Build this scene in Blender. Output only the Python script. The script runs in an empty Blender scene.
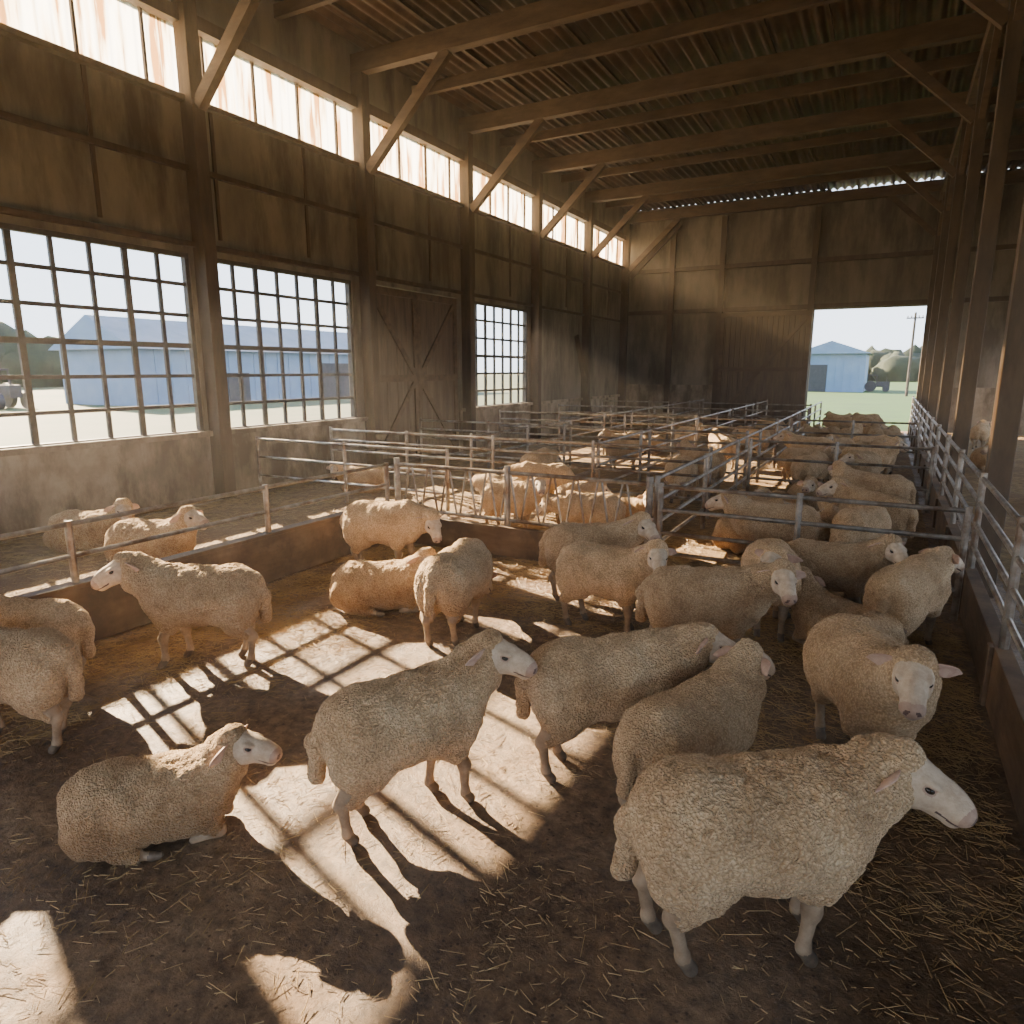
import bpy, bmesh, math, random
import numpy as np
from mathutils import Vector, Matrix, Euler, kdtree, noise
random.seed(7); rng=np.random.default_rng(7)
C=bpy.context.scene.collection
def R(d): return math.radians(d)

# ---------------------------------------------------------------- materials
def newmat(name):
    m=bpy.data.materials.new(name); m.use_nodes=True
    nt=m.node_tree; b=nt.nodes['Principled BSDF']
    return m,nt,b
def ramp(nt,stops):
    r=nt.nodes.new('ShaderNodeValToRGB'); e=r.color_ramp.elements
    while len(e)<len(stops): e.new(0.5)
    for i,(p,c) in enumerate(stops):
        e[i].position=p; e[i].color=(*c,1) if len(c)==3 else c
    return r
def mat(name,c1,c2,scale=4,rough=.7,bump=.2,metal=0,stretch=(1,1,1),detail=6,c3=None,scale3=.6,bd=.01,bscale=None,st3=(1,1,1)):
    m,nt,b=newmat(name); N=nt.nodes; L=nt.links
    tc=N.new('ShaderNodeTexCoord'); mp=N.new('ShaderNodeMapping'); mp.inputs['Scale'].default_value=stretch
    L.new(tc.outputs['Object'],mp.inputs['Vector'])
    n=N.new('ShaderNodeTexNoise'); n.inputs['Scale'].default_value=scale; n.inputs['Detail'].default_value=detail; n.inputs['Roughness'].default_value=.65
    L.new(mp.outputs[0],n.inputs['Vector'])
    r=ramp(nt,[(.32,c1),(.68,c2)]); L.new(n.outputs['Fac'],r.inputs['Fac'])
    out=r.outputs['Color']
    if c3:
        mp3=N.new('ShaderNodeMapping'); mp3.inputs['Scale'].default_value=st3; L.new(tc.outputs['Object'],mp3.inputs['Vector'])
        n3=N.new('ShaderNodeTexNoise'); n3.inputs['Scale'].default_value=scale3; n3.inputs['Detail'].default_value=7; n3.inputs['Roughness'].default_value=.65
        L.new(mp3.outputs[0],n3.inputs['Vector'])
        r3=ramp(nt,[(.45,(0,0,0)),(.62,(1,1,1))]); L.new(n3.outputs['Fac'],r3.inputs['Fac'])
        mx=N.new('ShaderNodeMixRGB'); L.new(r3.outputs['Color'],mx.inputs['Fac']); L.new(out,mx.inputs[1]); mx.inputs[2].default_value=(*c3,1)
        out=mx.outputs[0]
    L.new(out,b.inputs['Base Color'])
    b.inputs['Roughness'].default_value=rough; b.inputs['Metallic'].default_value=metal
    if bump:
        nb=N.new('ShaderNodeTexNoise'); nb.inputs['Scale'].default_value=bscale or scale*4; nb.inputs['Detail'].default_value=5
        L.new(mp.outputs[0],nb.inputs['Vector'])
        bp=N.new('ShaderNodeBump'); bp.inputs['Strength'].default_value=bump; bp.inputs['Distance'].default_value=bd
        L.new(nb.outputs['Fac'],bp.inputs['Height']); L.new(bp.outputs[0],b.inputs['Normal'])
    return m
M_wall=mat('panel_wall_mat',(.14,.112,.083),(.235,.195,.148),1.6,.8,.3,stretch=(1,1,.35),c3=(.085,.064,.044),scale3=1.5,st3=(1,1,.25))
M_conc=mat('concrete_mat',(.22,.17,.12),(.38,.31,.23),2.2,.85,.5,c3=(.12,.085,.055),scale3=1.6,st3=(1,1,.4))
M_wood=mat('dark_timber_mat',(.045,.028,.016),(.11,.07,.04),5,.75,.5,stretch=(1,1,.25))
M_rafter=mat('rafter_timber_mat',(.06,.037,.021),(.14,.088,.05),5,.75,.5,stretch=(.3,1,1))
M_plank=mat('plank_door_mat',(.07,.046,.029),(.155,.105,.068),7,.75,.5,stretch=(1,1,.12))
M_low=mat('pen_board_mat',(.10,.058,.03),(.2,.13,.075),4,.7,.5,stretch=(.3,.3,1.5),c3=(.06,.036,.021),scale3=1.5)
M_roof=mat('corrugated_roof_mat',(.062,.037,.023),(.17,.10,.058),1.7,.5,.25,metal=.3,c3=(.07,.045,.029))
M_steel=mat('galvanised_steel_mat',(.2,.18,.155),(.42,.38,.33),9,.42,.15,metal=.75,c3=(.16,.105,.07),scale3=3)
M_frame=mat('window_frame_mat',(.035,.027,.02),(.08,.062,.046),9,.6,.2)
M_straw=mat('straw_mat',(.27,.17,.065),(.52,.36,.155),3,.6,0)
M_strawbed=mat('straw_bed_mat',(.13,.076,.032),(.38,.25,.105),9,.9,1.0,c3=(.2,.12,.055),scale3=1.1,bd=.03,bscale=45)
M_grass=mat('grass_mat',(.016,.058,.003),(.036,.10,.005),.35,.9,.3,c3=(.026,.078,.004),scale3=.05)
M_dry=mat('yard_mat',(.05,.068,.018),(.09,.09,.038),.4,.9,.3,c3=(.03,.062,.012),scale3=.06)
M_blue=mat('blue_cladding_mat',(.12,.20,.32),(.17,.26,.38),.5,.6,0)
M_blueroof=mat('grey_sheet_roof_mat',(.13,.15,.18),(.19,.21,.24),.6,.6,0)
M_dark=mat('dark_machine_mat',(.02,.024,.03),(.045,.045,.055),3,.6,0)
M_tree=mat('tree_foliage_mat',(.012,.022,.012),(.03,.045,.022),.7,.9,.5)
M_pole=mat('pole_wood_mat',(.04,.03,.024),(.07,.055,.045),3,.8,0)

def floor_mat():
    m,nt,b=newmat('dirty_concrete_floor_mat'); N=nt.nodes; L=nt.links
    tc=N.new('ShaderNodeTexCoord')
    def nz(s,d=8,rr=.6,dist=0):
        n=N.new('ShaderNodeTexNoise'); n.inputs['Scale'].default_value=s; n.inputs['Detail'].default_value=d; n.inputs['Roughness'].default_value=rr; n.inputs['Distortion'].default_value=dist
        L.new(tc.outputs['Object'],n.inputs['Vector']); return n
    a=nz(.9,8,.65,.4); ra=ramp(nt,[(.3,(.13,.078,.04)),(.5,(.23,.15,.085)),(.72,(.36,.265,.17))]); L.new(a.outputs['Fac'],ra.inputs['Fac'])
    c=nz(14,6,.7); rc=ramp(nt,[(.35,(.36,.31,.26)),(.65,(1.24,1.17,1.1))]); L.new(c.outputs['Fac'],rc.inputs['Fac'])
    mx=N.new('ShaderNodeMixRGB'); mx.blend_type='MULTIPLY'; mx.inputs[0].default_value=.9
    L.new(ra.outputs[0],mx.inputs[1]); L.new(rc.outputs[0],mx.inputs[2])
    v=N.new('ShaderNodeTexVoronoi'); v.inputs['Scale'].default_value=22; L.new(tc.outputs['Object'],v.inputs['Vector'])
    rv=ramp(nt,[(.10,(.35,.3,.25)),(.18,(1,1,1))]); L.new(v.outputs['Distance'],rv.inputs['Fac'])
    m2=N.new('ShaderNodeMixRGB'); m2.blend_type='MULTIPLY'; m2.inputs[0].default_value=.9; L.new(mx.outputs[0],m2.inputs[1]); L.new(rv.outputs[0],m2.inputs[2])
    L.new(m2.outputs[0],b.inputs['Base Color'])
    w=nz(1.3,6,.6); rw=ramp(nt,[(.38,(.36,.36,.36)),(.62,(.8,.8,.8))]); L.new(w.outputs['Fac'],rw.inputs['Fac'])
    L.new(rw.outputs[0],b.inputs['Roughness'])
    h=nz(34,8,.78); bp=N.new('ShaderNodeBump'); bp.inputs['Strength'].default_value=1; bp.inputs['Distance'].default_value=.022
    L.new(h.outputs['Fac'],bp.inputs['Height'])
    h2=nz(5,5,.55); bp2=N.new('ShaderNodeBump'); bp2.inputs['Strength'].default_value=.6; bp2.inputs['Distance'].default_value=.05
    L.new(h2.outputs['Fac'],bp2.inputs['Height']); L.new(bp.outputs[0],bp2.inputs['Normal']); L.new(bp2.outputs[0],b.inputs['Normal'])
    return m
M_floor=floor_mat()

def clere_mat():
    m,nt,b=newmat('fibreglass_sheet_mat'); N=nt.nodes; L=nt.links
    tc=N.new('ShaderNodeTexCoord'); mp=N.new('ShaderNodeMapping'); mp.inputs['Scale'].default_value=(1,5,.5); L.new(tc.outputs['Object'],mp.inputs['Vector'])
    n=N.new('ShaderNodeTexNoise'); n.inputs['Scale'].default_value=1.2; n.inputs['Detail'].default_value=6; L.new(mp.outputs[0],n.inputs['Vector'])
    r=ramp(nt,[(.40,(.36,.18,.065)),(.47,(.78,.68,.5)),(.56,(.90,.89,.85))]); L.new(n.outputs['Fac'],r.inputs['Fac'])
    t=N.new('ShaderNodeBsdfTranslucent'); tr=N.new('ShaderNodeBsdfTransparent'); mx=N.new('ShaderNodeMixShader'); mx.inputs[0].default_value=.35
    L.new(r.outputs[0],t.inputs[0]); L.new(r.outputs[0],tr.inputs[0]); L.new(t.outputs[0],mx.inputs[1]); L.new(tr.outputs[0],mx.inputs[2])
    L.new(mx.outputs[0],N['Material Output'].inputs[0]); return m
M_clere=clere_mat()

def wool_mat():
    m,nt,b=newmat('sheep_wool_mat'); N=nt.nodes; L=nt.links
    tc=N.new('ShaderNodeTexCoord'); oi=N.new('ShaderNodeObjectInfo')
    of=N.new('ShaderNodeVectorMath'); of.operation='MULTIPLY_ADD'; of.inputs[1].default_value=(9,5,3); L.new(oi.outputs['Random'],of.inputs[0]); L.new(tc.outputs['Object'],of.inputs[2])
    n=N.new('ShaderNodeTexNoise'); n.inputs['Scale'].default_value=3.5; n.inputs['Detail'].default_value=7; n.inputs['Roughness'].default_value=.7
    L.new(of.outputs[0],n.inputs['Vector'])
    r=ramp(nt,[(.3,(.47,.305,.165)),(.5,(.76,.55,.335)),(.7,(.92,.74,.50))]); L.new(n.outputs['Fac'],r.inputs['Fac'])
    hv=N.new('ShaderNodeHueSaturation'); mr=N.new('ShaderNodeMapRange'); mr.inputs['To Min'].default_value=.75; mr.inputs['To Max'].default_value=1.08
    L.new(oi.outputs['Random'],mr.inputs['Value']); L.new(mr.outputs[0],hv.inputs['Value']); L.new(r.outputs[0],hv.inputs['Color'])
    b.inputs['Roughness'].default_value=.95
    b.inputs['Sheen Weight'].default_value=.35; b.inputs['Sheen Roughness'].default_value=.6; b.inputs['Sheen Tint'].default_value=(1,.85,.64,1)
    b.inputs['Specular IOR Level'].default_value=.1
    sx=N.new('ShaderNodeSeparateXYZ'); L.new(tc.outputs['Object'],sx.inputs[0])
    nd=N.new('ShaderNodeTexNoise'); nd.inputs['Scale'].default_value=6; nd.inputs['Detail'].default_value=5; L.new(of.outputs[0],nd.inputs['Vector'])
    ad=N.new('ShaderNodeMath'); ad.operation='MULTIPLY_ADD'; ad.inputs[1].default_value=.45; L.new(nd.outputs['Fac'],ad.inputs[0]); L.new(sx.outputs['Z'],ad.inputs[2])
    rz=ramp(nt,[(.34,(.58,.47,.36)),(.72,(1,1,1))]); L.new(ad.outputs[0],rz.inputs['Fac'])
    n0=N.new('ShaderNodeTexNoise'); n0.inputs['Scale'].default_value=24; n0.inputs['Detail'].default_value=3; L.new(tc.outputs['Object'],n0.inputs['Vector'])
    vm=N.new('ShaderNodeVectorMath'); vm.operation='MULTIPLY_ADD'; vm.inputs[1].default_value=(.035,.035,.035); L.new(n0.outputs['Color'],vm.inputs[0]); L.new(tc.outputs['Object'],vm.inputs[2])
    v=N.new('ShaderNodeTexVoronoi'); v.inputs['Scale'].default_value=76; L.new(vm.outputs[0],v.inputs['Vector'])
    rv=ramp(nt,[(.12,(1.1,1.08,1.04)),(.7,(.56,.46,.36))]); L.new(v.outputs['Distance'],rv.inputs['Fac'])  # crevice shade put into the colour: gaps between curls darkened like occlusion
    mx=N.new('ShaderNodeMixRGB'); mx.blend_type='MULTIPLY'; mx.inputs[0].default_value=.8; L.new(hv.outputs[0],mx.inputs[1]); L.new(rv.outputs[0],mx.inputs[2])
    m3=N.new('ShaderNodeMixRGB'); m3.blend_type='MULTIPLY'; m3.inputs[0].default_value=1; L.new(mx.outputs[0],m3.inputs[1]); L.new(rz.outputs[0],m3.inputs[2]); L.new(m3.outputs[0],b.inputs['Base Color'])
    bp=N.new('ShaderNodeBump'); bp.invert=True; bp.inputs['Strength'].default_value=1; bp.inputs['Distance'].default_value=.015
    L.new(v.outputs['Distance'],bp.inputs['Height'])
    n2=N.new('ShaderNodeTexNoise'); n2.inputs['Scale'].default_value=200; n2.inputs['Detail'].default_value=3; L.new(tc.outputs['Object'],n2.inputs['Vector'])
    bp2=N.new('ShaderNodeBump'); bp2.inputs['Strength'].default_value=.7; bp2.inputs['Distance'].default_value=.006
    L.new(n2.outputs['Fac'],bp2.inputs['Height']); L.new(bp.outputs[0],bp2.inputs['Normal']); L.new(bp2.outputs[0],b.inputs['Normal'])
    return m
M_wool=wool_mat()
M_face=mat('sheep_face_mat',(.40,.295,.20),(.61,.49,.355),18,.8,.6,bd=.005,bscale=110)
M_leg=mat('sheep_leg_mat',(.19,.125,.073),(.37,.27,.175),9,.8,.35,bd=.003,bscale=120)
M_hoof=mat('sheep_hoof_mat',(.07,.05,.034),(.15,.11,.075),20,.6,0)
M_eye=mat('sheep_eye_mat',(.012,.009,.006),(.03,.02,.01),30,.12,0)
M_nose=mat('sheep_nostril_mat',(.07,.04,.033),(.14,.08,.065),20,.7,0)
M_muz=mat('sheep_muzzle_mat',(.31,.20,.145),(.45,.32,.235),22,.7,.2,bd=.003,bscale=120)
M_ear=mat('sheep_ear_mat',(.42,.265,.195),(.58,.41,.31),22,.7,.2,bd=.003,bscale=120)

# ---------------------------------------------------------------- mesh helpers
def obj_from(name,verts,faces,mats,smooth=False,midx=None):
    me=bpy.data.meshes.new(name); me.from_pydata([tuple(v) for v in verts],[],[tuple(f) for f in faces])
    for m in mats: me.materials.append(m)
    if midx is not None: me.polygons.foreach_set('material_index',np.asarray(midx,dtype=np.int32))
    if smooth: me.polygons.foreach_set('use_smooth',np.ones(len(me.polygons),dtype=bool))
    me.update(); o=bpy.data.objects.new(name,me); C.objects.link(o); return o
class B:
    def __init__(s): s.v=[]; s.f=[]; s.m=[]
    def box(s,x0,x1,y0,y1,z0,z1,m=0):
        i=len(s.v)
        s.v+= [(x0,y0,z0),(x1,y0,z0),(x1,y1,z0),(x0,y1,z0),(x0,y0,z1),(x1,y0,z1),(x1,y1,z1),(x0,y1,z1)]
        for q in ((0,3,2,1),(4,5,6,7),(0,1,5,4),(1,2,6,5),(2,3,7,6),(3,0,4,7)): s.f.append([i+a for a in q]); s.m.append(m)
    def beam(s,a,b,w,h,m=0):
        a=Vector(a); b=Vector(b); d=(b-a).normalized(); up=Vector((0,0,1))
        if abs(d.z)>.98: up=Vector((0,1,0))
        sd=d.cross(up).normalized()*w/2; u=sd.cross(d).normalized()*h/2
        i=len(s.v)
        for p in (a,b):
            for e in (-sd-u,sd-u,sd+u,-sd+u): s.v.append(tuple(p+e))
        for q in ((0,3,2,1),(4,5,6,7),(0,1,5,4),(1,2,6,5),(2,3,7,6),(3,0,4,7)): s.f.append([i+a_ for a_ in q]); s.m.append(m)
    def tube(s,a,b,r,n=8,m=0,r2=None):
        a=Vector(a); b=Vector(b); d=(b-a).normalized(); up=Vector((0,0,1)) if abs(d.z)<.9 else Vector((1,0,0))
        x=d.cross(up).normalized(); y=x.cross(d); i=len(s.v); r2=r if r2 is None else r2
        for p,rr in ((a,r),(b,r2)):
            for k in range(n):
                t=2*math.pi*k/n; s.v.append(tuple(p+x*math.cos(t)*rr+y*math.sin(t)*rr))
        for k in range(n):
            s.f.append([i+k,i+(k+1)%n,i+n+(k+1)%n,i+n+k]); s.m.append(m)
        s.f.append([i+k for k in range(n)][::-1]); s.m.append(m); s.f.append([i+n+k for k in range(n)]); s.m.append(m)
    def make(s,name,mats,bevel=0):
        o=obj_from(name,s.v,s.f,mats,midx=s.m)
        if bevel:
            md=o.modifiers.new('bevel','BEVEL'); md.width=bevel; md.segments=2; md.limit_method='ANGLE'
        return o

XL=-10.2; YB=29.0; YF=-8.0; XR=6.5
POST=[-4.3,-.2,3.9,8.0,12.05,16.1,20.2,24.4,28.5]
RZ=8.3

b=B(); b.box(XL-.1,XR,YF,YB+.1,-.2,0); b.make('floor',[M_floor])
def bed(name,x0,x1,y0,y1,h=.05,step=.12):
    nx=int((x1-x0)/step)+1; ny=int((y1-y0)/step)+1; v=[];f=[]
    for j in range(ny+1):
        for i in range(nx+1):
            x=x0+(x1-x0)*i/nx; y=y0+(y1-y0)*j/ny
            e=min(i,nx-i,j,ny-j); z=-.01 if e==0 else .012+h*abs(noise.noise(Vector((x*1.7,y*1.7,3))))+.02*abs(noise.noise(Vector((x*6,y*6,1))))
            v.append((x,y,z))
    for j in range(ny):
        for i in range(nx):
            a=j*(nx+1)+i; f.append((a,a+1,a+nx+2,a+nx+1))
    return obj_from(name,v,f,[M_strawbed],smooth=True)
bed('straw_bedding',XL+.32,-5.69,-6,28.7)
bed('straw_bedding',-5.5,.7,7.1,28.7,.04)
bed('straw_bedding',1.2,XR-.1,2,28.7,.04,.2)

obj_from('yard_ground',[(-400,-300,-.22),(-10.3,-300,-.22),(-10.3,400,-.22),(-400,400,-.22)],[(0,1,2,3)],[M_dry])
obj_from('grass_field',[(-10.3,29.1,-.22),(300,29.1,-.22),(300,400,-.22),(-10.3,400,-.22)],[(0,1,2,3)],[M_grass])
obj_from('side_yard_ground',[(6.5,-300,-.22),(300,-300,-.22),(300,29.1,-.22),(6.5,29.1,-.22)],[(0,1,2,3)],[M_dry])
obj_from('front_yard_ground',[(-10.3,-300,-.22),(6.5,-300,-.22),(6.5,-8,-.22),(-10.3,-8,-.22)],[(0,1,2,3)],[M_dry])

# ---------------------------------------------------------------- left wall
WZ0,WZ1=1.13,4.06
wins=[(-8,-4.5),(-4.0,-.4),(0,3.7),(4.1,7.8),(8.2,11.7),(16.35,19.9)]
door=(12.25,15.85)
b=B(); T0,T1=XL-.2,XL
b.box(T0,T1,YF,door[0],-.2,WZ0,1); b.box(T0,T1,door[1],YB+.2,-.2,WZ0,1)
cur=YF
for w in wins[:5]:
    if w[0]>cur: b.box(T0,T1,cur,w[0],WZ0,WZ1)
    cur=w[1]
b.box(T0,T1,cur,door[0],WZ0,WZ1); b.box(T0,T1,door[1],wins[5][0],WZ0,WZ1); b.box(T0,T1,wins[5][1],YB+.2,WZ0,WZ1)
b.box(T0,T1,YF,YB+.2,WZ1,6.4)
b.box(T0,T1,YF,YB+.2,7.45,8.75)
b.make('wall_left',[M_wall,M_conc])
b=B()
b.box(XL,XL+.1,YF,door[0]-.1,WZ0-.04,WZ0+.05,1); b.box(XL,XL+.1,door[1]+.1,YB,WZ0-.04,WZ0+.05,1)
for z in (4.2,5.35,6.36): b.box(XL,XL+.09 if z!=6.36 else XL+.14,YF,YB,z-.04,z+.04)
b.box(XL,XL+.16,YF,YB,7.42,7.62)
y=YF
while y<YB:
    b.box(XL,XL+.03,y,y+.06,4.35,6.33); y+=2.05
b.make('trim_1',[M_wood,M_conc])
for wi,(y0,y1) in enumerate(wins):
    b=B(); xc=XL-.08; nc=7; nr=6; t=.028
    b.box(xc-.04,xc+.06,y0,y1,WZ0,WZ0+.07); b.box(xc-.04,xc+.06,y0,y1,WZ1-.07,WZ1)
    b.box(xc-.04,xc+.06,y0,y0+.07,WZ0+.07,WZ1-.07); b.box(xc-.04,xc+.06,y1-.07,y1,WZ0+.07,WZ1-.07)
    for i in range(1,nc):
        yy=y0+(y1-y0)*i/nc; tt=.042 if i in (2,5) else t
        b.box(xc-.025,xc+.025,yy-tt,yy+tt,WZ0+.07,WZ1-.07)
    for i in range(1,nr):
        z=WZ0+(WZ1-WZ0)*i/nr; tt=.04 if i==3 else t
        b.box(xc-.02,xc+.02,y0+.07,y1-.07,z-tt,z+tt)
    b.make('window_%d'%(wi+1),[M_frame])
v=[];f=[]; n=int((YB-YF)/.03)
for i in range(n+1):
    y=YF+(YB-YF)*i/n; x=XL-.1+.02*math.sin(2*math.pi*y/.2); v+=[(x,y,6.38),(x,y,7.47)]
for i in range(n): a=2*i; f.append((a,a+2,a+3,a+1))
obj_from('clerestory_glazing',v,f,[M_clere],smooth=True)
b=B(); y=YF
while y<YB: b.box(XL-.06,XL-.01,y-.02,y+.02,6.4,7.45); y+=1.025
b.make('trim_2',[M_wood])
def barn_door(name,axis,p,a0,a1,z0,z1,leaves=1,side=1):
    b=B(); n=int((a1-a0)/.19)
    def bx(u0,u1,d0,d1,zz0,zz1,m=0):
        if axis=='Y': b.box(p+min(d0*side,d1*side),p+max(d0*side,d1*side),u0,u1,zz0,zz1,m)
        else: b.box(u0,u1,p+min(d0*side,d1*side),p+max(d0*side,d1*side),zz0,zz1,m)
    for i in range(n):
        u=a0+(a1-a0)*i/n; bx(u+.004,u+(a1-a0)/n-.004,0,.035+.006*(i%2),z0,z1)
    wl=(a1-a0)/leaves
    for l in range(leaves):
        l0=a0+wl*l+.01; l1=a0+wl*(l+1)-.01; zm=(z0+z1)/2
        for z in (z0+.08,zm,z1-.08): bx(l0,l1,.04,.085,z-.08,z+.08,1)
        bx(l0,l0+.14,.04,.08,z0,z1,1); bx(l1-.14,l1,.04,.08,z0,z1,1)
        def dg(ua,za,ub,zb):
            if axis=='Y': b.beam((p+.06*side,ua,za),(p+.06*side,ub,zb),.04,.13,1)
            else: b.beam((ua,p+.06*side,za),(ub,p+.06*side,zb),.04,.13,1)
        if leaves==2:
            if l==0: dg(l0+.1,z0+.15,l1-.1,zm-.08); dg(l0+.1,z1-.15,l1-.1,zm+.08)
            else: dg(l1-.1,z0+.15,l0+.1,zm-.08); dg(l1-.1,z1-.15,l0+.1,zm+.08)
        else: dg(l0+.1,zm-1.9,l1-.1,z1-.15)
    return b.make(name,[M_plank,M_rafter])
barn_door('door_1','Y',XL-.12,door[0]+.02,door[1]-.02,-.02,4.04,leaves=2,side=1)
b=B()
for y in POST: b.box(XL+.0,XL+.28,y-.12,y+.12,0,RZ-.22)
b.make('timber_post_row_left',[M_wood],.01)
b=B()
for y in POST: b.beam((XL+.3,y,6.25),(XL+2.3,y,8.1),.14,.2)
b.make('knee_braces_left',[M_rafter])
# ---------------------------------------------------------------- roof
v=[];f=[]; xs=np.arange(XL-.5,XR+.5,.025)
for x in xs:
    z=RZ+.34+.045*math.sin(2*math.pi*x/.25)
    v+=[(x,YF-.3,z),(x,YB+.1,z)]
for i in range(len(xs)-1): a=2*i; f.append((a,a+1,a+3,a+2))
obj_from('ceiling',v,f,[M_roof],smooth=True)
b=B()
for y in POST: b.beam((XL-.0,y,RZ-.04),(XR,y,RZ-.04),.2,.36)
ys=sorted(POST)
for i in range(len(ys)-1):
    y=(ys[i]+ys[i+1])/2
    b.beam((XL,y,RZ+.12),(XR,y,RZ+.12),.11,.22)
b.make('roof_rafters',[M_rafter])
b=B(); x=XL+.9
while x<XR:
    b.box(x-.03,x+.03,YF,YB,RZ+.22,RZ+.285); x+=1.1
b.make('roof_battens',[M_wood])
# ---------------------------------------------------------------- far wall
b=B(); DX0,DX1,DZ=-2.72,1.2,4.43; ZT=RZ+.2
b.box(XL,DX0,YB,YB+.2,-.2,ZT); b.box(DX0,DX1,YB,YB+.2,DZ,ZT); b.box(DX1,XR,YB,YB+.2,-.2,ZT)
b.box(XL,-2.5,YB,YB+.2,ZT,ZT+.14); b.box(1.0,XR,YB,YB+.2,ZT,ZT+.14)
b.box(XL,DX0-3.5,YB-.06,YB-.005,0,1.6,1); b.box(DX1+.2,XR,YB-.06,YB-.005,0,1.6,1)
b.make('wall_back',[M_wall,M_conc])
b=B()
for x in (-8.2,-6.2,-2.85,1.32,3.8): b.box(x-.1,x+.1,YB-.2,YB-.001,0,RZ-.25)
for z in (4.55,6.2): b.box(XL,XR,YB-.14,YB-.001,z-.08,z+.08)
b.beam((XL+.3,YB-.3,6.0),(XL+2.3,YB-.3,7.9),.14,.18)
b.make('trim_4',[M_wood])
barn_door('door_2','X',YB-.22,-6.1,-2.75,.06,4.4,leaves=1,side=-1)
b=B(); b.box(XL,-7,YF-.2,YF,-.2,8.7); b.box(4,XR,YF-.2,YF,-.2,8.7); b.box(-7,4,YF-.2,YF,5,8.7); b.make('wall_front',[M_wall])  # behind the camera; wide opening added to admit skylight
b=B(); b.box(XR,XR+.2,YF,YB+.2,-.2,1.2,1); b.box(XR,XR+.2,YF,YB+.2,4.2,8.9)  # out of view; long side opening shaped to give sky fill light
for y in POST: b.box(XR,XR+.2,y-.15,y+.15,1.2,4.2)
b.make('wall_right',[M_wall,M_conc])
PX=1.02
b=B()
for y in POST: b.box(PX-.1,PX+.1,y-.1,y+.1,0,RZ-.52)
b.make('timber_post_row_right',[M_wood],.01)
b=B(); b.box(PX-.11,PX+.11,YF,YB,RZ-.52,RZ-.22)
for y in POST:
    b.beam((PX-.1,y,6.7),(PX-1.6,y,8.12),.12,.16)
    b.beam((PX,y+.1,6.7),(PX,y+1.3,7.8),.1,.14); b.beam((PX,y-.1,6.7),(PX,y-1.3,7.8),.1,.14)
b.make('roof_beam_right',[M_rafter])
b=B(); b.beam((XL+1.2,22.6,0.05),(XL+.25,23.2,3.4),.05,.22); b.make('leaning_board',[M_wood])

# ---------------------------------------------------------------- pens
FY=6.95; FX=-5.55
def fence(name,p0,p1,rails,sp=1.9,h=None,r=.022,pr=.03,z0=0):
    b=B(); p0=Vector((*p0,0)); p1=Vector((*p1,0)); L=(p1-p0).length; n=max(1,round(L/sp)); h=h or rails[-1]+.05
    for z in rails: b.tube(p0+Vector((0,0,z)),p1+Vector((0,0,z)),r)
    for i in range(n+1):
        p=p0.lerp(p1,i/n); b.tube(p+Vector((0,0,z0)),p+Vector((0,0,h)),pr)
    return b.make(name,[M_steel])
b=B(); b.box(FX-.12,FX-.02,-3,FY+.02,0,.48); b.box(FX-.14,FX,-3,FY+.02,.48,.52); b.make('pen_low_wall',[M_low],.008)
b=B(); b.box(FX,-2.2,FY,FY+.09,0,.36); b.make('pen_low_wall',[M_low],.008)
b=B(); b.box(.78,.88,.9,28.6,0,.42)
yy=1.2
while yy<28: b.box(.75,.78,yy,yy+.09,0,.42); yy+=2.0
b.make('pen_low_wall',[M_low],.006)
fence('metal_fence',(FX-.07,-3),(FX-.07,FY),[.74,1.0],2.0,1.03,z0=.52)
fence('metal_fence',(.83,1.0),(.83,28.4),[.62,.82,1.03,1.25],2.05,1.3,z0=.42)
fence('metal_fence',(-2.0,FY+.05),(.72,FY+.05),[.28,.5,.75,1.0],1.4,1.04)
fence('metal_fence',(XL+.4,FY+1.6),(FX-.2,FY+1.6),[.35,.68,1.0],1.9,1.04)
fence('metal_fence',(-2.1,FY+.25),(-2.1,27.8),[.3,.55,.8,1.05],2.3,1.08)
for yy in (12.4,18.2): fence('metal_fence',(-2.0,yy),(.72,yy),[.35,.7,1.0],1.35,1.04)
for yy in (10.2,13.2,17.0,21,25): fence('metal_fence',(-9.6,yy),(-2.2,yy),[.3,.65,.85,1.05],1.85,1.1)
for xx in (-6.4,-4.0): fence('metal_fence',(xx,10.3),(xx,27.8),[.35,.7,1.05],2.3,1.1)
b=B(); x=FX+.1; yb=FY+.13
for z in (.42,1.0): b.tube((FX,yb,z),(-2.1,yb,z),.024)
while x<-2.4:
    b.tube((x,yb,.42),(x+.10,yb,1.0),.013); b.tube((x+.24,yb,.42),(x+.14,yb,1.0),.013); x+=.29
for x in (FX,-3.9,-2.15): b.tube((x,yb,0),(x,yb,1.08),.04)
b.make('feed_barrier',[M_steel])

# ---------------------------------------------------------------- straw litter
def straw(name,regions):
    V=[];F=[];i=0
    for (x0,x1,y0,y1,n,zb,rl) in regions:
        for _ in range(n):
            x=random.uniform(x0,x1); y=random.uniform(y0,y1)
            if noise.noise(Vector((x*1.6,y*1.6,9)))<random.uniform(-.6,.35): continue
            l=random.uniform(*rl)*random.uniform(.5,1.1); a=random.uniform(0,math.pi*2)
            e=random.gauss(0,.1); r=random.uniform(.0008,.0018)
            d=Vector((math.cos(a)*math.cos(e),math.sin(a)*math.cos(e),math.sin(e)))*l/2
            z=zb+.003+abs(d.z)+random.random()*.006; s=Vector((-math.sin(a),math.cos(a),0))*r; u=Vector((0,0,r*1.5))
            c=Vector((x,y,z))
            for p in (c-d,c+d): V+= [p-s,p+s,p+u]
            F+= [(i,i+1,i+4,i+3),(i+1,i+2,i+5,i+4),(i+2,i,i+3,i+5)]; i+=6
    return obj_from(name,V,F,[M_straw])
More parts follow.
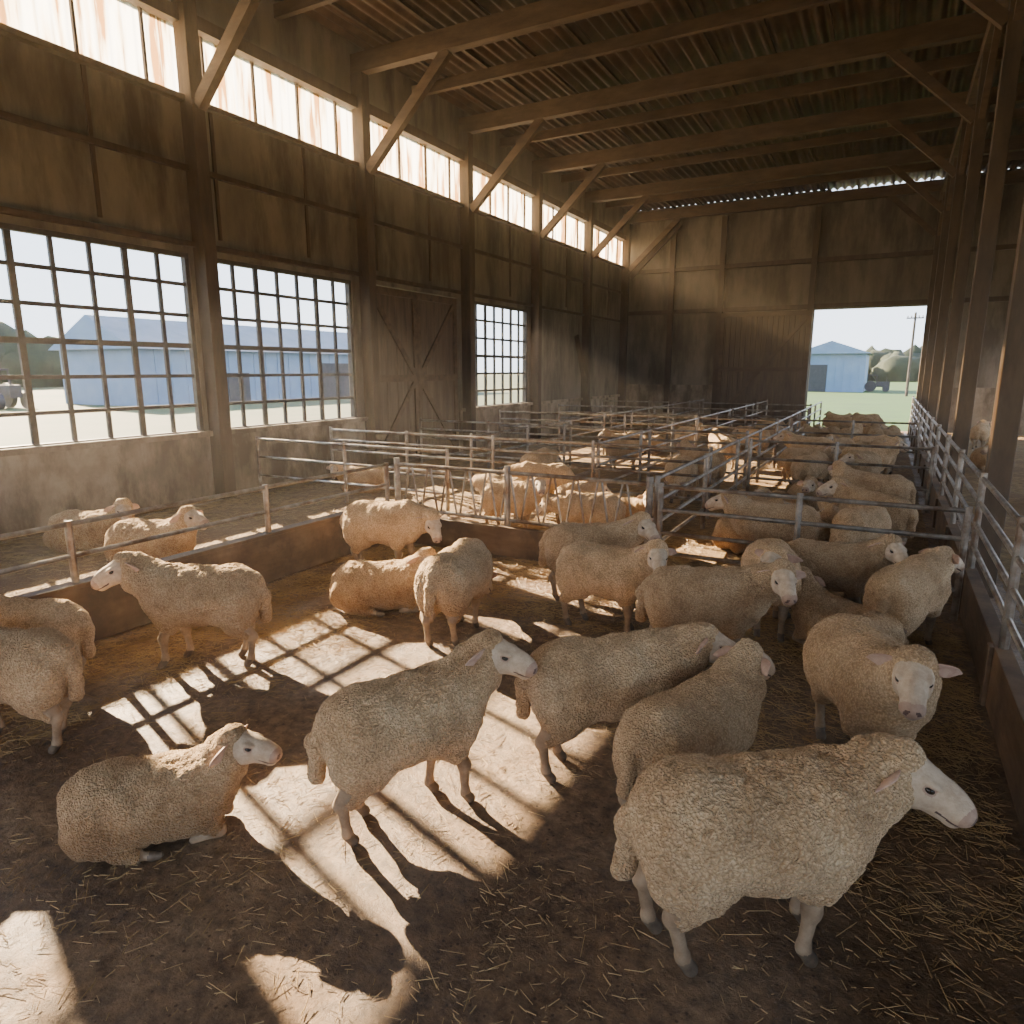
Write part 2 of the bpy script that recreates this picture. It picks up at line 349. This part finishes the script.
LN=(.04,.15); SH=(.015,.06)
straw('straw_litter',[(-5.5,.7,.3,6.9,4200,0,LN),(-5.5,.7,.3,6.9,17000,0,SH),(-5.5,-4.3,.5,6.9,10000,0,LN),(-5.5,-3.4,3.0,6.0,7000,0,LN),(-5.5,.7,5.2,6.9,14000,0,LN),(.0,.74,2.9,6.5,4500,0,(.03,.11)),
   (-1.5,.7,3.6,6.5,8000,0,LN),(-10,-5.7,0,10,14000,.03,LN),(-5.5,.7,7.1,12,14000,.03,LN)])

# ---------------------------------------------------------------- sheep by implicit surface
def surface_nets(F,org,h):
    nx,ny,nz=F.shape; S=F<0
    cs=[(0,0,0),(1,0,0),(0,1,0),(1,1,0),(0,0,1),(1,0,1),(0,1,1),(1,1,1)]
    cnt=np.zeros((nx-1,ny-1,nz-1),np.int8)
    for c in cs: cnt+=S[c[0]:nx-1+c[0],c[1]:ny-1+c[1],c[2]:nz-1+c[2]]
    act=(cnt>0)&(cnt<8); idx=np.argwhere(act); vid=-np.ones(act.shape,np.int64); vid[act]=np.arange(len(idx))
    vals=np.stack([F[idx[:,0]+c[0],idx[:,1]+c[1],idx[:,2]+c[2]] for c in cs],1)
    acc=np.zeros((len(idx),3)); num=np.zeros(len(idx)); ca=np.array(cs,float)
    for a in range(8):
        for d in range(3):
            if cs[a][d]==0:
                e=list(cs[a]); e[d]=1; bb=cs.index(tuple(e)); fa=vals[:,a]; fb=vals[:,bb]; mk=(fa<0)!=(fb<0)
                t=np.where(mk,fa/np.where(fa==fb,1,fa-fb),0)
                acc+=np.where(mk[:,None],ca[a]+t[:,None]*(ca[bb]-ca[a]),0); num+=mk
    P=(idx+acc/num[:,None])*h+org
    Q=[]
    for d in range(3):
        sl0=[slice(None)]*3; sl1=[slice(None)]*3; sl0[d]=slice(0,-1); sl1[d]=slice(1,None)
        s0=S[tuple(sl0)]; s1=S[tuple(sl1)]; ch=np.argwhere(s0!=s1); u,w=(d+1)%3,(d+2)%3
        ch=ch[(ch[:,u]>0)&(ch[:,w]>0)&(ch[:,u]<F.shape[u]-1)&(ch[:,w]<F.shape[w]-1)]
        inside=S[ch[:,0],ch[:,1],ch[:,2]]
        def g(du,dw):
            q=ch.copy(); q[:,u]+=du; q[:,w]+=dw; return vid[q[:,0],q[:,1],q[:,2]]
        q=np.stack([g(-1,-1),g(0,-1),g(0,0),g(-1,0)],1)
        q=np.where(inside[:,None],q,q[:,::-1]); Q.append(q)
    return P,np.concatenate(Q)
def d_prim(p,X,Y,Z):
    if p[0]=='c':
        a,bb,ra,rb=p[1],p[2],p[3],p[4]; ba=bb-a; l=ba.dot(ba)
        px,py,pz=X-a[0],Y-a[1],Z-a[2]; t=np.clip((px*ba[0]+py*ba[1]+pz*ba[2])/l,0,1)
        return np.sqrt((px-t*ba[0])**2+(py-t*ba[1])**2+(pz-t*ba[2])**2)-(ra+(rb-ra)*t)
    c,r,M=p[1],p[2],p[3]; px,py,pz=X-c[0],Y-c[1],Z-c[2]
    if M is not None:
        px,py,pz=(M[0,0]*px+M[1,0]*py+M[2,0]*pz, M[0,1]*px+M[1,1]*py+M[2,1]*pz, M[0,2]*px+M[1,2]*py+M[2,2]*pz)
    k0=np.sqrt((px/r[0])**2+(py/r[1])**2+(pz/r[2])**2); k1=np.sqrt((px/r[0]**2)**2+(py/r[1]**2)**2+(pz/r[2]**2)**2)+1e-9
    return k0*(k0-1)/k1
def bbox(p):
    if p[0]=='c': r=max(p[3],p[4]); return np.minimum(p[1],p[2])-r, np.maximum(p[1],p[2])+r
    r=p[2] if p[3] is None else np.full(3,max(p[2])); return p[1]-r,p[1]+r
def build_sdf(prims,h):
    lo=np.min([bbox(p)[0] for p in prims],0)-.05; hi=np.max([bbox(p)[1] for p in prims],0)+.05
    n=np.ceil((hi-lo)/h).astype(int)+1
    ax=[lo[i]+h*np.arange(n[i]) for i in range(3)]; F=np.full(n,.5)
    for p in prims:
        k=p[-1]; a,c=bbox(p); m=k+.04
        i0=np.maximum(((a-m-lo)/h).astype(int),0); i1=np.minimum(((c+m-lo)/h).astype(int)+2,n)
        X,Y,Z=np.meshgrid(*[ax[i][i0[i]:i1[i]] for i in range(3)],indexing='ij',sparse=True)
        d=d_prim(p,X,Y,Z); s=(slice(i0[0],i1[0]),slice(i0[1],i1[1]),slice(i0[2],i1[2])); f=F[s]
        hh=np.maximum(k-np.abs(f-d),0)/k; F[s]=np.minimum(f,d)-hh*hh*k*.25
    return surface_nets(F,lo,h)
A=lambda *v: np.array(v,float)
def cone(a,b_,ra,rb,k=.05): return ('c',A(*a),A(*b_),ra,rb,k)
def ell(c,r,k=.08,M=None): return ('e',A(*c),A(*r),M,k)

def sheep_mesh(name,lie=False,neck=(0,38),head=(0,-30),nlen=.33,seed=1,res=.0115,hres=.006,stride=0,fat=1.04,hs=1.18,curl=1.0):
    r_=np.random.default_rng(seed); dz=-.345 if lie else 0
    prims=[];tag=[]
    def add(p,t): prims.append(p); tag.append(t)
    w=1.15 if lie else 1.0; w*=fat
    add(ell((.17,0,.605+dz),(.26,.20*w,.235),.1),0)
    add(ell((-.05,0,.60+dz),(.38,.242*w,.230),.1),0)
    add(ell((-.29,0,.62+dz),(.215,.205*w,.218),.1),0)
    add(ell((.31,0,.63+dz),(.13,.15,.195),.1),0)
    ny,npi=R(neck[0]),R(neck[1]); nb=A(.31,0,.68+dz)
    nd=A(math.cos(ny)*math.cos(npi),math.sin(ny)*math.cos(npi),math.sin(npi))
    P=nb+nd*nlen
    mid=nb+A(math.cos(ny*.4)*math.cos(npi),math.sin(ny*.4)*math.cos(npi),math.sin(npi))*nlen*.5
    hy=ny+R(head[0]); hp=R(head[1])
    M=(Matrix.Rotation(hy,3,'Z')@Matrix.Rotation(-hp,3,'Y')); Mn=np.array(M)
    H=lambda x,y,z: P+Mn@(A(x,y,z)*hs)
    add(cone(nb,mid,.172,.138,.09),0)
    q=H(-.045,0,-.015)
    add(cone(mid,q,.132,.102,.06),0)
    q2=H(-.03,0,.045); add(ell(q2,(.055,.052,.045),.05),0)
    if not lie:
        for s in (1,-1):
            st=stride*s; x0=.235
            add(cone((x0+.03,.11*s,.55),(x0-.01+st*.3,.115*s,.39),.105,.066,.07),0)
            add(cone((x0-.01+st*.3,.115*s,.41),(x0+.012+st*.8,.105*s,.26),.054,.037,.03),1)
            add(cone((x0+.012+st*.8,.105*s,.26),(x0+st,.105*s,.08),.032,.0245,.02),1)
            add(ell((x0+.016+st*.8,.105*s,.255),(.038,.035,.044),.02),1)
            add(ell((x0+.002+st,.105*s,.085),(.031,.030,.034),.02),1)
            add(cone((x0+.006+st,.105*s,.065),(x0+.036+st,.105*s,.024),.027,.032,.015),2)
            t2=-stride*s; h0=-.33
            add(ell((h0+.03+t2*.2,.115*s,.50),(.165,.105,.19),.08),0)
            add(cone((h0+.10+t2*.3,.12*s,.45),(h0-.02+t2*.7,.115*s,.30),.094,.052,.05),0)
            add(cone((h0-.02+t2*.7,.115*s,.34),(h0-.06+t2*.8,.11*s,.27),.048,.038,.03),1)
            add(ell((h0-.064+t2*.8,.11*s,.268),(.037,.029,.042),.02),1)
            add(cone((h0-.055+t2*.8,.11*s,.26),(h0-.02+t2,.11*s,.085),.032,.0255,.02),1)
            add(ell((h0-.02+t2,.11*s,.085),(.032,.031,.034),.02),1)
            add(cone((h0-.015+t2,.11*s,.065),(h0+.015+t2,.11*s,.024),.027,.032,.015),2)
        add(cone((-.46,0,.71),(-.52,.01,.6),.045,.038,.04),0); add(cone((-.52,.01,.6),(-.53,.02,.40),.04,.03,.04),0)
    else:
        for s in (1,-1):
            add(ell((-.25,.17*s,.16),(.22,.11,.155),.08),0)
            add(cone((-.16,.225*s,.06),(-.04,.25*s,.045),.05,.034,.03),0)
            add(cone((-.06,.25*s,.045),(.04,.25*s,.03),.03,.025,.02),1)
            add(cone((.04,.25*s,.03),(.08,.25*s,.027),.028,.024,.02),2)
            add(cone((.24,.12*s,.22),(.37,.115*s,.08),.085,.05,.05),0)
            add(cone((.37,.115*s,.075),(.40,.115*s,.055),.043,.04,.03),1)
            add(cone((.40,.115*s,.05),(.25,.15*s,.035),.034,.026,.02),1)
        add(cone((-.46,0,.33),(-.53,.07,.16),.045,.035,.05),0)
    V,Fq=build_sdf(prims,res)
    V[:,2]=np.maximum(V[:,2],0.0)
    D=np.stack([d_prim(p,V[:,0],V[:,1],V[:,2]) for p in prims],1); tg=np.array(tag)[np.argmin(D,1)]
    a,b_,c,d=[V[Fq[:,i]] for i in range(4)]; fn=np.cross(c-a,d-b_); N=np.zeros_like(V)
    for i in range(4): np.add.at(N,Fq[:,i],fn)
    N/=np.linalg.norm(N,axis=1)[:,None]+1e-12
    if (N*(V-V.mean(0))).sum()<0: N=-N; Fq=Fq[:,::-1]
    wool=np.where(tg==0)[0]
    sp=.022; nfe=int(len(wool)*res*res/(sp*sp)*1.3); fe=V[r_.choice(wool,nfe,replace=False)]+r_.normal(0,.004,(nfe,3))
    kd=kdtree.KDTree(nfe)
    for i,p in enumerate(fe): kd.insert(p,i)
    kd.balance()
    disp=np.zeros(len(V))
    for i in wool:
        p=V[i]; q=kd.find(p); dd=q[2]/(sp*.8)
        lo=noise.noise(Vector((p[0]*8+seed,p[1]*8,p[2]*6)))*.02+noise.noise(Vector((p[0]*18+seed,p[1]*18,p[2]*14)))*.010
        disp[i]=.011*curl*max(0,1-dd*dd)+lo+.006
    V=V+N*disp[:,None]; V[:,2]=np.maximum(V[:,2],0)
    fm=np.array([0,2,3])[np.max(tg[Fq],1)]
    verts=[V]; faces=[Fq]; mi=[fm]; off=len(V)
    hp_=[ell((0,0,0),(.085,.070,.074),.03),cone((.02,0,.010),(.172,0,-.010),.059,.041,.03),ell((.105,0,.014),(.09,.042,.045),.03),
         ell((.192,0,-.016),(.04,.045,.038),.025),cone((.02,0,-.045),(.165,0,-.045),.048,.030,.03),
         ell((.03,.039,-.035),(.062,.032,.052),.03),ell((.03,-.039,-.035),(.062,.032,.052),.03),
         ell((.064,.050,.038),(.036,.018,.012),.010),ell((.064,-.050,.038),(.036,.018,.012),.010),
         ell((.06,.055,-.001),(.028,.012,.010),.01),ell((.06,-.055,-.001),(.028,.012,.010),.01),
         ell((.176,0,-.060),(.03,.028,.017),.010)]
    HV,HF=build_sdf(hp_,hres)
    a,b_,c,d=[HV[HF[:,i]] for i in range(4)]; fn=np.cross(c-a,d-b_); fc=(a+b_+c+d)/4
    if (fn*(fc-HV.mean(0))).sum()<0: HF=HF[:,::-1]
    hm=np.ones(len(HF),int); hm[(fc[:,0]+.4*np.abs(fc[:,1])>.207)&(fc[:,2]>-.05)]=6
    eyd=np.sqrt(((fc[:,0]-.070)/1.25)**2+(np.abs(fc[:,1])-.0545)**2+(fc[:,2]-.018)**2); hm[eyd<.0195]=6
    mouth=(fc[:,0]>.125)&(np.abs(fc[:,2]-(-.046+(.2-fc[:,0])*.05))<.0042)
    nost=(fc[:,0]>.195)&(np.abs(np.abs(fc[:,1])-.022+ (fc[:,2]+.006)*.5)<.0075)&(np.abs(fc[:,2]+.006)<.012)
    hm[mouth|nost]=5
    hverts=[HV]; hfaces=[HF]; hmi=[hm]; ho=len(HV)
    def ball(c,r,m,n=10,fn=None):
        nonlocal ho
        vv=[];ff=[]
        for i in range(n+1):
            for j in range(n*2):
                th=math.pi*i/n; ph=math.pi*j/n
                q=[math.sin(th)*math.cos(ph),math.sin(th)*math.sin(ph),math.cos(th)]
                vv.append(fn(q) if fn else [c[k]+r[k]*q[k] for k in range(3)])
        for i in range(n):
            for j in range(n*2):
                a_=i*n*2+j; b2=i*n*2+(j+1)%(n*2); ff.append((a_+ho,a_+n*2+ho,b2+n*2+ho,b2+ho))
        hverts.append(np.array(vv)); hfaces.append(np.array(ff)); hmi.append(np.full(len(ff),m)); ho+=len(vv)
    for s in (1,-1):
        ball((.070,.0548*s,.018),(.0185,.0125,.012),4,8)
        droop=-14-(seed%4)*5
        def ear(q,s=s):
            t=(q[2]+1)/2; L=.15; wd=.038*(math.sin(math.pi*min(1,t*.82+.12))**.7)
            x=q[0]*.008+.016*(q[1]**2)*math.sin(math.pi*t)
            p=Vector((x,t*L,q[1]*wd-.02*t*t))
            p=Matrix.Rotation(R(15+(seed%3)*6),3,'Z')@p; p=Matrix.Rotation(R(droop),3,'X')@p
            return [-.026+p.x,(.052+p.y)*s,.028+p.z]
        ball(None,None,7,10,ear)
    HVv=(np.concatenate(hverts)*hs)@Mn.T+P
    verts.append(HVv); faces.append(np.concatenate(hfaces)+off); mi.append(np.concatenate(hmi))
    V=np.concatenate(verts); Fq=np.concatenate(faces); mi=np.concatenate(mi)
    me=bpy.data.meshes.new(name); me.vertices.add(len(V)); me.vertices.foreach_set('co',V.astype(np.float32).ravel())
    me.loops.add(Fq.size); me.loops.foreach_set('vertex_index',Fq.astype(np.int32).ravel())
    me.polygons.add(len(Fq)); me.polygons.foreach_set('loop_start',np.arange(0,Fq.size,4,dtype=np.int32))
    me.polygons.foreach_set('loop_total',np.full(len(Fq),4,np.int32))
    for m in (M_wool,M_face,M_leg,M_hoof,M_eye,M_nose,M_muz,M_ear): me.materials.append(m)
    me.polygons.foreach_set('material_index',mi.astype(np.int32)); me.polygons.foreach_set('use_smooth',np.ones(len(Fq),bool))
    me.validate(); me.update(calc_edges=True); return me
def put(me,x,y,ang,s=1.0,z=0,sq=(1,1,1)):
    o=bpy.data.objects.new('sheep',me); C.objects.link(o); o.location=(x,y,z); o.rotation_euler=(0,0,R(ang)); o.scale=(s*sq[0],s*sq[1],s*sq[2]); return o
S=sheep_mesh
m_up=S('sheep_mesh_up',neck=(0,38),head=(0,-26),seed=2,stride=.05)
m_level=S('sheep_mesh_level',neck=(-12,29),head=(-26,-24),nlen=.31,seed=3,res=.0092,stride=.04,fat=1.12,hs=1.2,hres=.0045)
m_mid=S('sheep_mesh_mid',neck=(-18,44),head=(-32,-14),seed=4,res=.0100,stride=-.07,hs=1.2,fat=1.08,hres=.005)
m_rest=S('sheep_mesh_rest',neck=(-8,24),head=(-12,-24),seed=12,stride=-.06)
m_left=S('sheep_mesh_left',neck=(8,34),head=(16,-26),seed=5,stride=.06,hs=1.2)
m_front=S('sheep_mesh_front',neck=(-8,36),head=(-16,-22),seed=13,stride=.03,hs=1.22,hres=.005)
m_right=S('sheep_mesh_right',neck=(-35,32),head=(-50,-24),seed=6,stride=.03,hs=1.2)
m_right2=S('sheep_mesh_right2',neck=(-25,38),head=(-35,-24),seed=7,stride=-.04,fat=1.05,hs=1.2)
m_lturn=S('sheep_mesh_lturn',neck=(25,36),head=(40,-22),seed=14,stride=.04,hs=1.2)
m_graze=S('sheep_mesh_graze',neck=(0,-42),head=(0,-45),nlen=.42,seed=8,stride=.05,fat=1.1)
m_lie=S('sheep_mesh_lie',lie=True,neck=(-5,46),head=(-14,-10),nlen=.34,seed=9,res=.0100,hs=1.2,hres=.005)
m_lie2=S('sheep_mesh_lie2',lie=True,neck=(-20,44),head=(-25,-20),seed=10,res=.0125)
m_lie3=S('sheep_mesh_lie3',lie=True,neck=(40,30),head=(60,-30),seed=15,res=.0125,fat=1.1)
m_low=S('sheep_mesh_low',neck=(-15,0),head=(-30,-45),nlen=.34,seed=11,res=.0125,stride=.04)

put(m_level,-.28,2.42,33,.92)
put(m_mid,-1.93,2.48,60,.86)
put(m_rest,-1.2,3.33,38,.90)
put(m_up,-.68,3.08,66,.82)
put(m_front,.05,4.02,-66,.93)
put(m_right,-1.03,4.95,19,.90)
put(m_right2,-1.95,5.3,-5,.87)
put(m_right2,-2.38,6.0,25,.88)
put(m_graze,-3.02,4.60,98,.88)
put(m_lie2,-4.0,4.80,24,.88)
put(m_low,-4.7,5.75,12,.93)
put(m_left,-4.40,3.2,211,.90)
put(m_left,-4.42,1.86,206,.84)
put(m_up,-4.98,2.28,206,.80)
put(m_lie,-2.90,1.75,40,.76)
put(m_front,-.72,5.95,-78,.88)
put(m_right2,-.30,6.45,5,.84)
put(m_lie2,-.12,5.7,150,.85)
put(m_rest,.30,6.0,66,.85)
put(m_lie,-7.3,4.75,18,1.0); put(m_lie2,-8.5,4.75,22,.98); put(m_lie3,-8.3,9.6,200,.9)
far=[m_up,m_right2,m_lie3,m_left,m_low,m_lie2,m_lturn,m_right,m_graze,m_level,m_front,m_lie,m_lie3]
pts=[]
def scatter(x0,x1,y0,y1,n,dmin=.72,ms=far):
    k=0;t=0
    while k<n and t<4000:
        t+=1; x=random.uniform(x0,x1); y=random.uniform(y0,y1)
        if all((x-a)**2+((y-b_))**2>dmin**2 for a,b_ in pts):
            pts.append((x,y)); k+=1
            me=random.choice(ms)
            put(me,x,y,random.choice([random.gauss(15,25),random.gauss(195,30),random.gauss(-75,25),random.gauss(80,30),random.uniform(0,360)]),random.uniform(.78,.94),.02,(random.uniform(.95,1.05),random.uniform(.93,1.1),random.uniform(.95,1.03)))
scatter(-1.5,.15,7.75,11.7,13,.74); scatter(-1.5,.15,13.1,17.5,11,.8); scatter(-1.5,.15,18.9,27,13,.85)
scatter(-5.0,-2.9,7.9,9.5,6,.8,ms=[m_front,m_low,m_lie2,m_right2]); scatter(-3.4,-2.7,10.9,26,8,1.0); scatter(-5.6,-4.6,11,20,5,1.1); scatter(1.9,5,10,27,10,1.1)

# ---------------------------------------------------------------- outside
def building(name,x0,x1,y0,y1,ze,zr,axis='Y',openings=()):
    b=B(); z0=-.22
    b.box(x0,x1,y0,y1,z0,ze)
    ov=.5; i=len(b.v); xm=(x0+x1)/2
    b.v+=[(x0-ov,y0-ov,ze),(x1+ov,y0-ov,ze),(x1+ov,y1+ov,ze),(x0-ov,y1+ov,ze),(xm,y0-ov,zr),(xm,y1+ov,zr)]
    b.f+=[[i,i+4,i+5,i+3],[i+1,i+2,i+5,i+4],[i,i+1,i+4],[i+3,i+5,i+2],[i,i+3,i+2,i+1]]; b.m+=[1,1,0,0,1]
    if axis=='Y':
        y=y0
        while y<y1: b.box(x1,x1+.06,y,y+.15,z0,ze); y+=1.2
        for (a,c,h) in openings: b.box(x1+.05,x1+.1,a,c,z0,h,2)
    else:
        x=x0
        while x<x1: b.box(x,x+.12,y0-.06,y0,z0,ze); x+=.8
        for (a,c,h) in openings: b.box(a,c,y0-.1,y0-.05,z0,h,2)
    return b.make(name,[M_blue,M_blueroof,M_dark])
building('farm_warehouse',-53,-44,29,68,3.6,5.9,'Y',[(36,38,2),(46,50,2.8),(57,59,2.4)])
building('blue_shed',-9.5,-2.4,86,98,4.0,5.4,'X',[(-8.5,-6.2,2.8)])
def blobs(name,items,mt):
    bm=bmesh.new()
    for (x,y,z,rx,ry,rz) in items:
        r=bmesh.ops.create_icosphere(bm,subdivisions=3,radius=1)
        for v in r['verts']:
            p=v.co.copy(); k=1+.35*noise.noise(p*2.3+Vector((x,y,z)))+.2*noise.noise(p*6+Vector((y,x,z)))
            v.co=Vector((x+p.x*rx*k,y+p.y*ry*k,z+p.z*rz*k))
    me=bpy.data.meshes.new(name); bm.to_mesh(me); bm.free(); me.materials.append(mt)
    me.polygons.foreach_set('use_smooth',np.ones(len(me.polygons),bool))
    o=bpy.data.objects.new(name,me); C.objects.link(o)
blobs('tree_line',[(random.uniform(-40,60),random.uniform(170,200),1.2,random.uniform(3,6),4,random.uniform(4,6.2)) for _ in range(60)],M_tree)
blobs('tree_line',[(random.uniform(-125,-110),random.uniform(5,140),1.5,5,random.uniform(5,8),random.uniform(4,7)) for _ in range(34)],M_tree)
b=B(); b.tube((1.6,75,-.22),(1.6,75,7.4),.13,8,0,.09); b.beam((.9,75,6.9),(2.3,75,6.9),.1,.1)
for x in (1.0,1.3,1.9,2.2): b.tube((x,75,6.95),(x,75,7.12),.04)
b.make('utility_pole',[M_pole])
def tractor(name,x,y,k=1):
    b=B()
    for (dx,r) in ((-.9,.8),(1.2,.5)):
        for dy in (-.8,.8): b.tube((dx,dy-.15,r),(dx,dy+.15,r),r,20)
    b.box(-.2,1.7,-.35,.35,.7,1.5); b.box(-1.4,-.1,-.6,.6,.7,1.4)
    b.box(-1.4,-.1,-.65,.65,2.4,2.52)
    for dx in (-1.35,-.15):
        for dy in (-.58,.58): b.tube((dx,dy,1.4),(dx,dy,2.4),.05)
    b.tube((1.2,0,1.5),(1.2,0,2.2),.05)
    o=b.make(name,[M_dark],.04); o.location=(x,y,-.22); o.scale=(k,k,k); return o
tractor('tractor',-50,23.5,1); tractor('tractor',-1.1,90,.75)
def trailer(name,x,y):
    b=B(); b.box(x-2,x+2,y-1,y+1,.5,.65); b.box(x-2,x+2,y-1,y-.95,.65,1.4); b.box(x-2,x+2,y+.95,y+1,.65,1.4); b.box(x-2,x-1.95,y-1,y+1,.65,1.4); b.box(x+1.95,x+2,y-1,y+1,.65,1.4)
    for dx in (-1,1):
        for dy in (-.9,.9): b.tube((x+dx,y+dy-.1,.13),(x+dx,y+dy+.1,.13),.35,16)
    b.beam((x+2,y,.55),(x+3.2,y,.4),.1,.1); b.make(name,[M_dark])
trailer('farm_trailer',-50,19)

# dusty air inside the barn
m,nt,bb=newmat('dusty_air_mat'); nt.nodes.remove(bb)
vs=nt.nodes.new('ShaderNodeVolumeScatter'); vs.inputs['Color'].default_value=(1,.92,.79,1); vs.inputs['Density'].default_value=.0024; vs.inputs['Anisotropy'].default_value=.4
nt.links.new(vs.outputs[0],nt.nodes['Material Output'].inputs['Volume'])
b=B(); b.box(XL+.02,XR-.02,YF+.02,YB-.02,.005,RZ+.2); o=b.make('dusty_air',[m])

# ---------------------------------------------------------------- light
w=bpy.data.worlds.new('world'); bpy.context.scene.world=w; w.use_nodes=True; nt=w.node_tree; N=nt.nodes; L=nt.links
tc=N.new('ShaderNodeTexCoord'); sx=N.new('ShaderNodeSeparateXYZ'); L.new(tc.outputs['Generated'],sx.inputs[0])
r=ramp(nt,[(0,(.76,.82,.88)),(.04,(.77,.85,.96)),(.35,(.60,.74,.95)),(1,(.38,.5,.8))]); L.new(sx.outputs['Z'],r.inputs['Fac'])
L.new(r.outputs[0],N['Background'].inputs[0]); N['Background'].inputs[1].default_value=4.4
sd=bpy.data.lights.new('sun','SUN'); sd.energy=62; sd.angle=R(.5); sd.color=(1,.77,.49)
so=bpy.data.objects.new('sun',sd); C.objects.link(so)
el=R(23); az=(.95,-.31); n_=math.hypot(*az); d=Vector((az[0]/n_*math.cos(el),az[1]/n_*math.cos(el),-math.sin(el)))
so.rotation_euler=d.to_track_quat('-Z','Y').to_euler(); so.location=(-30,12,20)
cd=bpy.data.cameras.new('camera'); cd.sensor_width=36; cd.lens=24.0; cd.clip_end=1000
co=bpy.data.objects.new('camera',cd); C.objects.link(co); co.location=(0,0,2.2); co.rotation_euler=(R(90-11.74),0,R(28.45))
bpy.context.scene.camera=co
